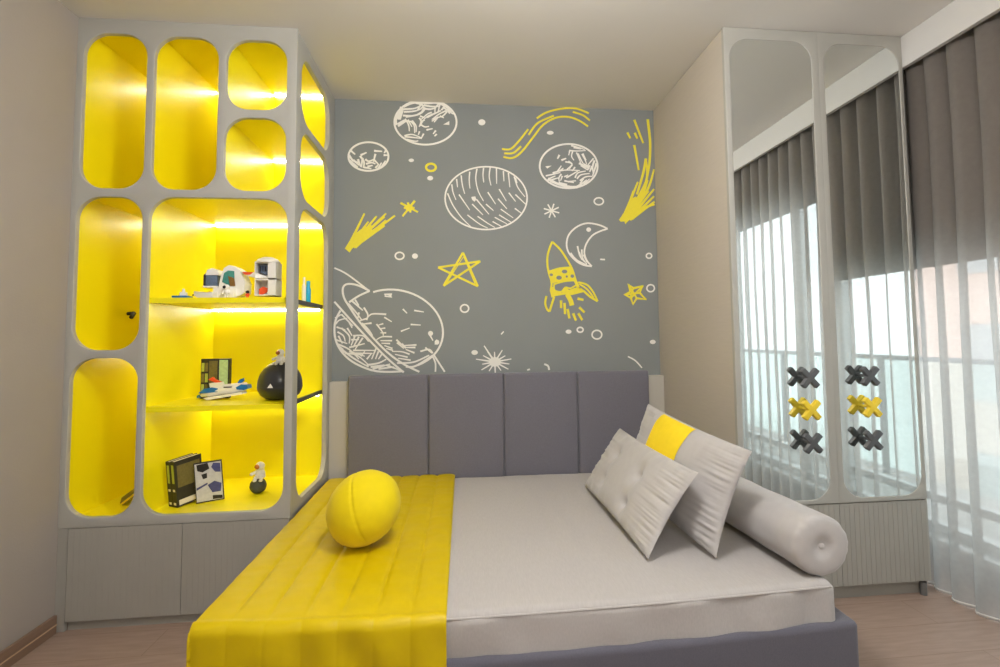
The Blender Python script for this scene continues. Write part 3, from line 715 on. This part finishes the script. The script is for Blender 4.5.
for k in range(6): MB().box(3.685, 3.725, -5.9+k*1.45, -5.86+k*1.45, -.02, 1.0).build('post', M['metal'], rl, smooth=False)
bd = thing('building', (12, 2, -3), 'pale pink apartment building across the street seen through the curtain', 'building')
MB().box(12, 18, -2.0, 16, -6, 5.5).build('facade', M['facade'], bd, smooth=False)
for i in range(5):
    for j in range(3): MB().box(11.95, 12.05, -1+i*2.6, .4+i*2.6, -3.4+j*3, -1.6+j*3, .02).build('window', M['facade_win'], bd, smooth=False)

# ------------------------------------------------------------------ toys and books
def kpx(p): return (Vector(p)-CAM).dot(fwd)/F       # metres per pixel at a point
# --- upper shelf: white toy space station
z = S1Z+.0006
o = at(229, 297, 1, -.60); o.z = z; k = kpx(o)
def L(u, v, dy=0): return Vector((at(u, v, 1, o.y+dy).x, o.y+dy, at(u, v, 1, o.y+dy).z))
st = thing('toy_space_station', o, 'white toy space station with teal window and orange panel on the upper shelf', 'toy')
prof = [(218,296),(239,296),(244,293),(245,283),(240,270),(234,266),(229,265),(224,268),(221,275),(219,285)]
MB().prism([L(a, max(b, 100), -.03) for a, b in [(p[0], min(p[1], 297)) for p in prof]], (0, .08, 0)).build('capsule', M['white'], st, True, 30)
MB().prism([L(*p, -.033) for p in [(222,282),(224,273),(228,270.5),(234,271),(234.5,284),(230,286)]], (0, .004, 0)).build('capsule_window', M['teal'], st)
MB().prism([L(*p, -.036) for p in [(228,276),(234,278),(235,286),(230,286)]], (0, .005, 0)).build('seat', M['brown'], st)
b = MB(); p0, p1 = L(218, 296), L(239, 288.5); b.box(p0.x, p1.x, o.y-.055, o.y+.05, z, p1.z, .004); b.build('base_module', M['white'], st)
b = MB(); a0, a1 = L(206, 286.5), L(219, 274); b.box(a0.x, a1.x, o.y-.02, o.y+.03, a0.z, a1.z, .003); b.build('control_panel', M['panelblue'], st)
b = MB(); a0, a1 = L(205.6, 286), L(208, 275); b.box(a0.x, a1.x, o.y-.022, o.y-.019, a0.z, a1.z); b.build('control_strip', M['black'], st, smooth=False)
b = MB(); a0, a1 = L(205.3, 288), L(219.5, 286.3); b.box(a0.x, a1.x, o.y-.023, o.y+.03, a0.z, a1.z, .001); b.build('panel_base', M['white'], st, smooth=False)
b = MB(); b.prism([L(*q, -.025) for q in [(205.5,275),(207,270),(212,268),(217,269.5),(219.5,275)]], (0, .06, 0)); b.build('panel_hood', M['white'], st)
b = MB(); b.prism([L(*q, -.03) for q in [(240,272),(253,272),(268,276.5),(262,278.5),(248,276)]], (0, .05, 0)); b.build('boom', M['white'], st)
b = MB(); b.prism([L(*q, -.034) for q in [(242,272),(253,272),(250,274.5),(245,274.8)]], (0, .004, 0)); b.build('boom_stripe', M['orange'], st)
# tower: two stacked open cells with a domed roof
b = MB()
def cell(x0, x1, y0, y1):
    a, c = L(x0, y1), L(x1, y0); w = .006
    b.box(a.x, c.x, o.y+.03, o.y+.04, a.z, c.z); b.box(a.x+(c.x-a.x)*.62, c.x, o.y-.045, o.y+.03, a.z, c.z, .002)
    b.box(a.x, c.x, o.y-.045, o.y+.03, c.z-w, c.z, .002); b.box(a.x, c.x, o.y-.045, o.y+.03, a.z, a.z+w, .002); b.box(a.x, a.x+w*.6, o.y-.045, o.y+.03, a.z, c.z, .001)
cell(258, 279, 263, 279.5); cell(258, 279, 280, 296.5); b.build('tower', M['white'], st, smooth=False)
b = MB(); ctr = L(268.5, 263); wdt = (L(280.5,263).x-L(257,263).x)/2
b.lathe([(wdt, -.003), (wdt, .004), (wdt*.8, .016), (wdt*.45, .025), (.004, .028)], (ctr.x, o.y-.005, ctr.z)); b.build('dome_roof', M['white'], st)
MB().prism([L(*q, -.02) for q in [(259.5,265.5),(270,265.5),(270,276),(264,274),(259.5,272)]], (0, .004, 0)).build('screen', M['panelblue'], st)
for q0, q1 in ((261.5, 263), (264.2, 265.2), (266.5, 268)):
    b = MB(); a0, a1 = L(q0, 272), L(q1, 267); b.box(a0.x, a1.x, o.y-.0235, o.y-.0205, a0.z, a1.z); b.build('screen_bar', M['black'], st, smooth=False)
MB().prism([L(*q, -.02) for q in [(259,289),(263,286.5),(270,289),(266,293),(259,296)]], (0, .004, 0)).build('hatch', M['orange'], st)
# astronaut figure at the capsule
def figure(name, c, h, label, face=1, seated=False, hat=None, body='white', visor='gold', group=None):
    r = thing(name, c, label, 'figurine', group); c = Vector(c)
    b = MB(); u = h/10
    if seated:
        b.ball(c+Vector((0, 0, 2.4*u)), 2.3*u, (1, .85, 1.25)); 
        for s in (-1, 1):
            b.tube(c+Vector((s*u, 0, 1.4*u)), c+Vector((s*1.3*u, -2.2*u, 1.3*u)), 1.1*u, 1.0*u, 10); b.tube(c+Vector((s*1.3*u, -2.4*u, 1.5*u)), c+Vector((s*1.5*u, -2.6*u, .2*u)), .85*u, .8*u, 10); b.ball(c+Vector((s*1.5*u, -3*u, 0)), .95*u, (1, 1.5, .7), None, 10, 8)
    else:
        b.ball(c+Vector((0, 0, 4.6*u)), 1.9*u, (1, .8, 1.25))
        for s in (-1, 1): b.tube(c+Vector((s*.9*u, 0, 3.4*u)), c+Vector((s*u, 0, .5*u)), .9*u, .8*u, 10); b.ball(c+Vector((s*u, -.4*u, .45*u)), .9*u, (1, 1.5, .5), None, 10, 8)
    sh = 3.9 if seated else 5.6
    for s in (-1, 1):
        hx_, hz_ = (-3.6*u, (sh-1.0)*u) if s < 0 and seated else (s*2.5*u, (sh-2.2)*u)
        b.tube(c+Vector((s*1.6*u, 0, sh*u)), c+Vector((hx_, -1.3*u, hz_)), .85*u, .7*u, 10); b.ball(c+Vector((hx_, -1.45*u, hz_)), .85*u, (1, 1, 1), None, 10, 8)
    b.box(c.x-1.4*u, c.x+1.4*u, c.y+1.2*u, c.y+2.3*u, c.z+(sh-2)*u, c.z+(sh+1.2)*u, .3*u)
    b.build('body', M[body], r)
    hz = 6.6 if seated else 8.2
    hd_ = MB().ball(c+Vector((0, 0, hz*u)), 2.25*u).build('helmet', M[body] if not hat else M[hat], r)
    MB().ball(c+Vector((-.75*u, -1.35*u, hz*u)), 1.55*u, (1, .85, .85)).build('visor', M[visor], hd_)
    return r
q = at(226.5, 288, 1, -.675); figure('toy_astronaut', (q.x, -.675, z), .060, 'white toy astronaut with dark visor in front of the space station window', visor='black')
q = at(247.5, 297, 1, -.66); r = figure('toy_figure', (q.x, -.66, z), .034, 'tiny toy figure with black helmet beside the orange hatch of the tower', hat='black', visor='black', body='orange')
# flat white toy plane with black nose and small blue baseplate
q = at(207, 297, 1, -.655); pl = thing('toy_rocket', (q.x, -.655, z), 'flat white toy rocket with black nose lying left of the space station', 'toy')
x0, x1 = at(196, 297, 1, -.655).x, at(217, 297, 1, -.655).x; h = at(205, 290.5, 1, -.655).z - z
MB().prism([(x0, -.675, z+.010), (x0+.02, -.685, z), (x1, -.70, z), (x1, -.62, z), (x0+.02, -.64, z)], (0, 0, h*.6)).build('wing', M['white'], pl)
MB().tube((x0+.005, -.66, z+.015), (x1, -.66, z+.017), .008, .015).build('fuselage', M['white'], pl); MB().tube((x0-.014, -.66, z+.014), (x0+.006, -.66, z+.015), .003, .008).build('nose', M['black'], pl)
q0, q1 = at(175, 297, 1, -.66), at(190, 297, 1, -.66); tb = thing('toy_baseplate', ((q0.x+q1.x)/2, -.66, z), 'small blue toy plate with white block at left end of the upper shelf', 'toy')
MB().box(q0.x, q1.x, -.69, -.63, z, z+.010, .002).build('plate', M['blue'], tb); c = at(183.5, 297, 1, -.66)
b = MB(); b.box(c.x-.012, c.x+.012, -.672, -.648, z+.010, z+.028, .002); b.tube((c.x, -.66, z+.028), (c.x, -.66, z+.044), .007, .005, 10); b.build('block', M['white'], tb)
# bottles at the right end
q = at(308, 301, 0, -.90)
bt = thing('bottle', (-.90, q.y, z), 'blue bottle standing at the right end of the upper shelf', 'bottle'); hh = at(308, 281, 0, -.90).z - z
MB().lathe([(.013, 0), (.0145, .003), (.0145, hh*.62), (.011, hh*.72), (.009, hh*.78)], (-.90, q.y, z)).build('body', M['cyan'], bt); MB().lathe([(.010, 0), (.010, hh*.2), (.008, hh*.22)], (-.90, q.y, z+hh*.78)).build('cap', M['cyan'], bt)
q2 = at(303.8, 301, 0, -.90); bt = thing('bottle', (-.90, q2.y, z), 'thin white bottle beside the blue bottle on the upper shelf', 'bottle')
MB().lathe([(.010, 0), (.011, .003), (.011, hh*.7), (.006, hh*.82)], (-.90, q2.y, z)).build('body', M['white'], bt); MB().lathe([(.006, 0), (.006, hh*.28)], (-.90, q2.y, z+hh*.82)).build('cap', M['white'], bt)

# --- middle shelf: comic box, shuttle, egg ornament
z = S2Z+.0006
y = -.40; c0, c1 = at(201, 359, 1, y), at(229, 359, 1, y)
zt = c0.z
fr = thing('comic_box', ((c0.x+c1.x)/2, y, z), 'dark printed box with olive and green pictures standing behind the toy shuttle', 'box')
MB().box(c0.x, c1.x, y, y+.035, z, zt, .002).build('box', M['cover'], fr, smooth=False); wx = c1.x-c0.x; hz = zt-z
def pr(n, a, b_, c_, d, mm, yy=y, X=None, Zz=None, Wx=None, Hz=None, par=fr):
    X = c0.x if X is None else X; MB().box(X+a*(Wx or wx), X+b_*(Wx or wx), yy-.0015, yy+.001, (z if Zz is None else Zz)+c_*(Hz or hz), (z if Zz is None else Zz)+d*(Hz or hz)).build(n, M[mm], par, smooth=False)
pr('picture', .30, .60, .30, .95, 'olive'); pr('picture', .66, .97, .28, .97, 'pale_green')
for i in range(2):
    for j in range(3): pr('picture', .03+.13*i, .13+.13*i, .14+.27*j, .36+.27*j, 'olive' if (i+j) % 2 else 'lime')
# shuttle
c = at(222, 399, 2, z); y = c.y; k = kpx(c)
sh = thing('toy_shuttle', c, 'white toy space shuttle with blue nose, wings and orange fin on the middle shelf', 'toy')
def S(u, v, dy=0): p = at(u, v, 1, y); return Vector((p.x, y+dy, max(p.z, z+.001)))
def loft(name, st_, mm, par=sh, seg=14):
    b = MB()
    def f(a, t):
        n = len(st_)-1; i = min(int(t*n), n-1); q = t*n-i; s0, s1 = st_[i], st_[i+1]
        uu = s0[0]+(s1[0]-s0[0])*q; vv = s0[1]+(s1[1]-s0[1])*q; r = (s0[2]+(s1[2]-s0[2])*q)*k; p = S(uu, vv); an = 2*math.pi*a
        return (p.x, p.y+r*1.05*math.cos(an), p.z+r*math.sin(an))
    b.grid(f, seg, (len(st_)-1)*3, True); return b.build(name, M[mm], par)
loft('fuselage', [(200,395.5,.3),(202,395,2.2),(210,392.5,4),(222,389.5,5),(236,388,5),(246,386.5,4.2),(247,386.4,.5)], 'white')
loft('nose', [(196.8,397,.2),(197.5,396.8,1.5),(200.5,396,1.9),(201,395.8,.3)], 'blue')
MB().prism([S(*q, -.024) for q in [(200.5,393),(206,388.5),(214,387),(220,388),(220,391.5),(210,392.5)]], (0, .048, 0)).build('cockpit', M['blue'], sh, True, 30)
MB().prism([S(*q, -.026) for q in [(238,387),(243,384),(249,384.5),(250,388),(246,389.5),(239,389)]], (0, .052, 0)).build('engine', M['blue'], sh, True, 30)
MB().prism([S(*q, -.006) for q in [(238,382.5),(240,379.5),(244,378),(244,381),(240,384)]], (0, .012, 0)).build('tail_fin', M['blue'], sh, True, 30)
MB().prism([S(*q, -.008) for q in [(209,379.5),(213,377),(216,379.5),(222,382),(222,384),(216,382.5)]], (0, .016, 0)).build('rescue_arm', M['orange'], sh, True, 30)
MB().prism([S(*q, -.02) for q in [(211,383),(222,382),(224,387),(212,388)]], (0, .04, 0)).build('cargo_bay', M['white'], sh, True, 30)
MB().prism([S(*q, 0) for q in [(208,397),(246,391),(247,393),(212,399)]], (0, -.05, 0)).build('wing', M['white'], sh, True, 30)
MB().prism([S(*q, 0) for q in [(226,386.3),(234,386),(234,387),(226,387.3)]], (0, -.0275, 0)).build('name_mark', M['black'], sh)
# egg
c = at(280, 393.5, 1, -.50); c.z = z+.0005; y = c.y; k = kpx(c)
eg = thing('egg_ornament', c, 'dark grey egg shaped ornament with white triangle on the middle shelf', 'ornament')
R0 = 21*k; HE = (at(280, 361, 1, y).z - z)
prof = [(R0*.50, 0), (R0*.62, .004), (R0*.86, HE*.12), (R0*.98, HE*.26), (R0, HE*.34), (R0*.985, HE*.36)] + [(max(.002, R0*.99*math.sqrt(max(0, 1-q*q))), HE*(.375+.625*q)) for q in (0, .2, .4, .55, .7, .8, .88, .94, .98, 1)]
MB().lathe(prof, c, 48).build('shell', M['egg'], eg, True, 60)
a = Vector((-.28, -.95, 0)).normalized(); e = c + a*(R0*.955) + Vector((0, 0, HE*.36)); tq = Vector((-a.y, a.x, 0))
a2 = Vector((-.10, -.99, 0)).normalized(); e = c + a2*(R0*1.0) + Vector((0, 0, HE*.34)); tq = Vector((-a2.y, a2.x, 0))
MB().prism([e-tq*.013, e+tq*.013, e+Vector((0, 0, .020))-a2*.004], tuple(a2*.004)).build('triangle_mark', M['white'], eg)
q = at(281, 364, 1, y-.02); figure('toy_astronaut', (q.x, y-.03, c.z+HE*.93), .082, 'white toy astronaut with gold visor sitting on top of the dark egg', seated=True)

# --- bottom: books and astronaut on a moon
z = Z1+.0225
def book(cx, cy, w, h, t, ang, lean, label, spine='lime', cov='olive', kind='comic'):
    """upright slim book; local x along cover width, spine at x=0, cover faces -y"""
    r = thing('book', (cx, cy, z), label, 'book', 'books on the bookcase floor')
    q = Matrix.Rotation(math.radians(ang), 3, 'Z') @ Matrix.Rotation(math.radians(lean), 3, 'Y')
    P = lambda x, yy, zz: Vector((cx, cy, z)) + q @ Vector((x, yy, zz))
    lift = max(0, -min((q @ Vector(v)).z for v in ((0,0,0),(w,0,0),(0,t,0),(w,t,0))))
    def bx(n, x0, x1, y0, y1, z0, z1, mm):
        b = MB(); b.box(x0, x1, y0, y1, z0, z1)
        for v in b.bm.verts: v.co = P(*v.co) + Vector((0, 0, lift))
        return b.build(n, M[mm], r, smooth=False)
    bx('cover', 0, w, 0, .0022, 0, h, 'cover'); bx('cover', 0, w, t-.0022, t, 0, h, 'cover'); bx('spine', 0, .0022, .0022, t-.0022, 0, h, 'cover')
    bx('pages', .0022, w-.003, .0024, t-.0024, .003, h-.003, 'pages')
    bx('spine_title', -.0008, 0, t*.25, t*.75, h*.52, h*.92, spine); bx('spine_mark', -.0008, 0, t*.25, t*.75, h*.05, h*.10, 'pages'); bx('spine_mark', -.0008, 0, t*.25, t*.75, h*.34, h*.39, 'pages')
    if kind == 'comic':
        bx('cover_picture', w*.08, w*.92, -.0008, 0, h*.42, h*.90, cov); bx('cover_label', w*.08, w*.75, -.0008, 0, h*.04, h*.15, 'pages'); bx('cover_label', w*.68, w*.92, -.0008, 0, h*.30, h*.40, 'lime')
    else:
        bx('cover_picture', w*.03, w*.97, -.0008, 0, h*.03, h*.97, 'photo')
        def blob(n, pts, mm):
            b = MB(); b.prism([(w*a, -.0012, h*c_) for a, c_ in pts], (0, .0004, 0))
            for v in b.bm.verts: v.co = P(*v.co) + Vector((0, 0, lift))
            b.build(n, M[mm], r, smooth=False)
        blob('cover_figure', [(.10,.95),(.5,.97),(.55,.82),(.30,.75),(.12,.80)], 'cover'); blob('cover_figure', [(.70,.95),(.95,.92),(.95,.70),(.75,.72),(.62,.85)], 'indigo'); blob('cover_figure', [(.45,.42),(.70,.50),(.95,.42),(.90,.22),(.60,.22)], 'indigo')
        blob('cover_figure', [(.05,.38),(.45,.48),(.45,.44),(.05,.32)], 'indigo'); blob('cover_figure', [(.25,.70),(.45,.72),(.45,.60),(.30,.58)], 'cover'); blob('cover_figure', [(.6,.15),(.95,.12),(.95,.04),(.6,.05)], 'cover')
    return r
c = at(181, 505, 2, z); k = kpx(c)
bw, bh = .125, .185
a0 = at(170, 507, 2, z)
c = at(177.5, 508, 2, z)
book(c.x, c.y, .130, .215, .030, 60, -6, 'front dark comic book of the upright pair on the bookcase floor')
book(c.x-.028, c.y+.0165, .130, .212, .030, 60, -6, 'dark comic book with lime title behind the front one, leftmost on the bookcase floor')
book(c.x+.058, c.y+.050, .118, .190, .008, 12, -5, 'slim grey and white picture book standing right of the dark comic books', kind='photo')
# book in the left column
c3 = at(125, 506, 2, z); c3.x = max(c3.x, X0+.045)
lb = thing('book', c3, 'dark book with yellow edge at the foot of the left column', 'book', 'books on the bookcase floor')
q = Matrix.Rotation(math.radians(28), 3, 'Z') @ Matrix.Rotation(math.radians(-38), 3, 'Y')
def lbx(n, x0, x1, y0, y1, z0, z1, mm):
    b = MB(); b.box(x0, x1, y0, y1, z0, z1)
    for v in b.bm.verts: v.co = q @ v.co + c3 + Vector((-.02, 0, .012))
    b.build(n, M[mm], lb, smooth=False)
lbx('cover', 0, .13, 0, .10, .0, .003, 'olive'); lbx('pages', .002, .128, .002, .098, -.010, 0, 'yband'); lbx('cover', 0, .13, 0, .10, -.013, -.010, 'cover')
# astronaut on moon ball
c = at(258, 493, 2, z); k = kpx(c)
mo = thing('moon_ornament', c, 'dark grey moon ball carrying the astronaut at the bottom of the bookcase', 'ornament')
b = MB(); qv = bmesh.ops.create_uvsphere(b.bm, u_segments=32, v_segments=20, radius=1); R1 = 7.9*k
for v in qv['verts']:
    p = v.co.normalized(); s = 1+.05*noise.noise(p*3.0)-.06*max(0, noise.noise(p*2+Vector((5, 1, 2))))
    v.co = c + Vector((p.x*s*R1, p.y*s*R1, max(p.z*s*R1*.95+R1*.92, 0)))
b.build('ball', M['rock'], mo, True, 80)
figure('toy_astronaut', (c.x+.008, c.y, c.z+R1*1.72), .098, 'white toy astronaut with gold visor sitting on the grey moon ball', seated=True)
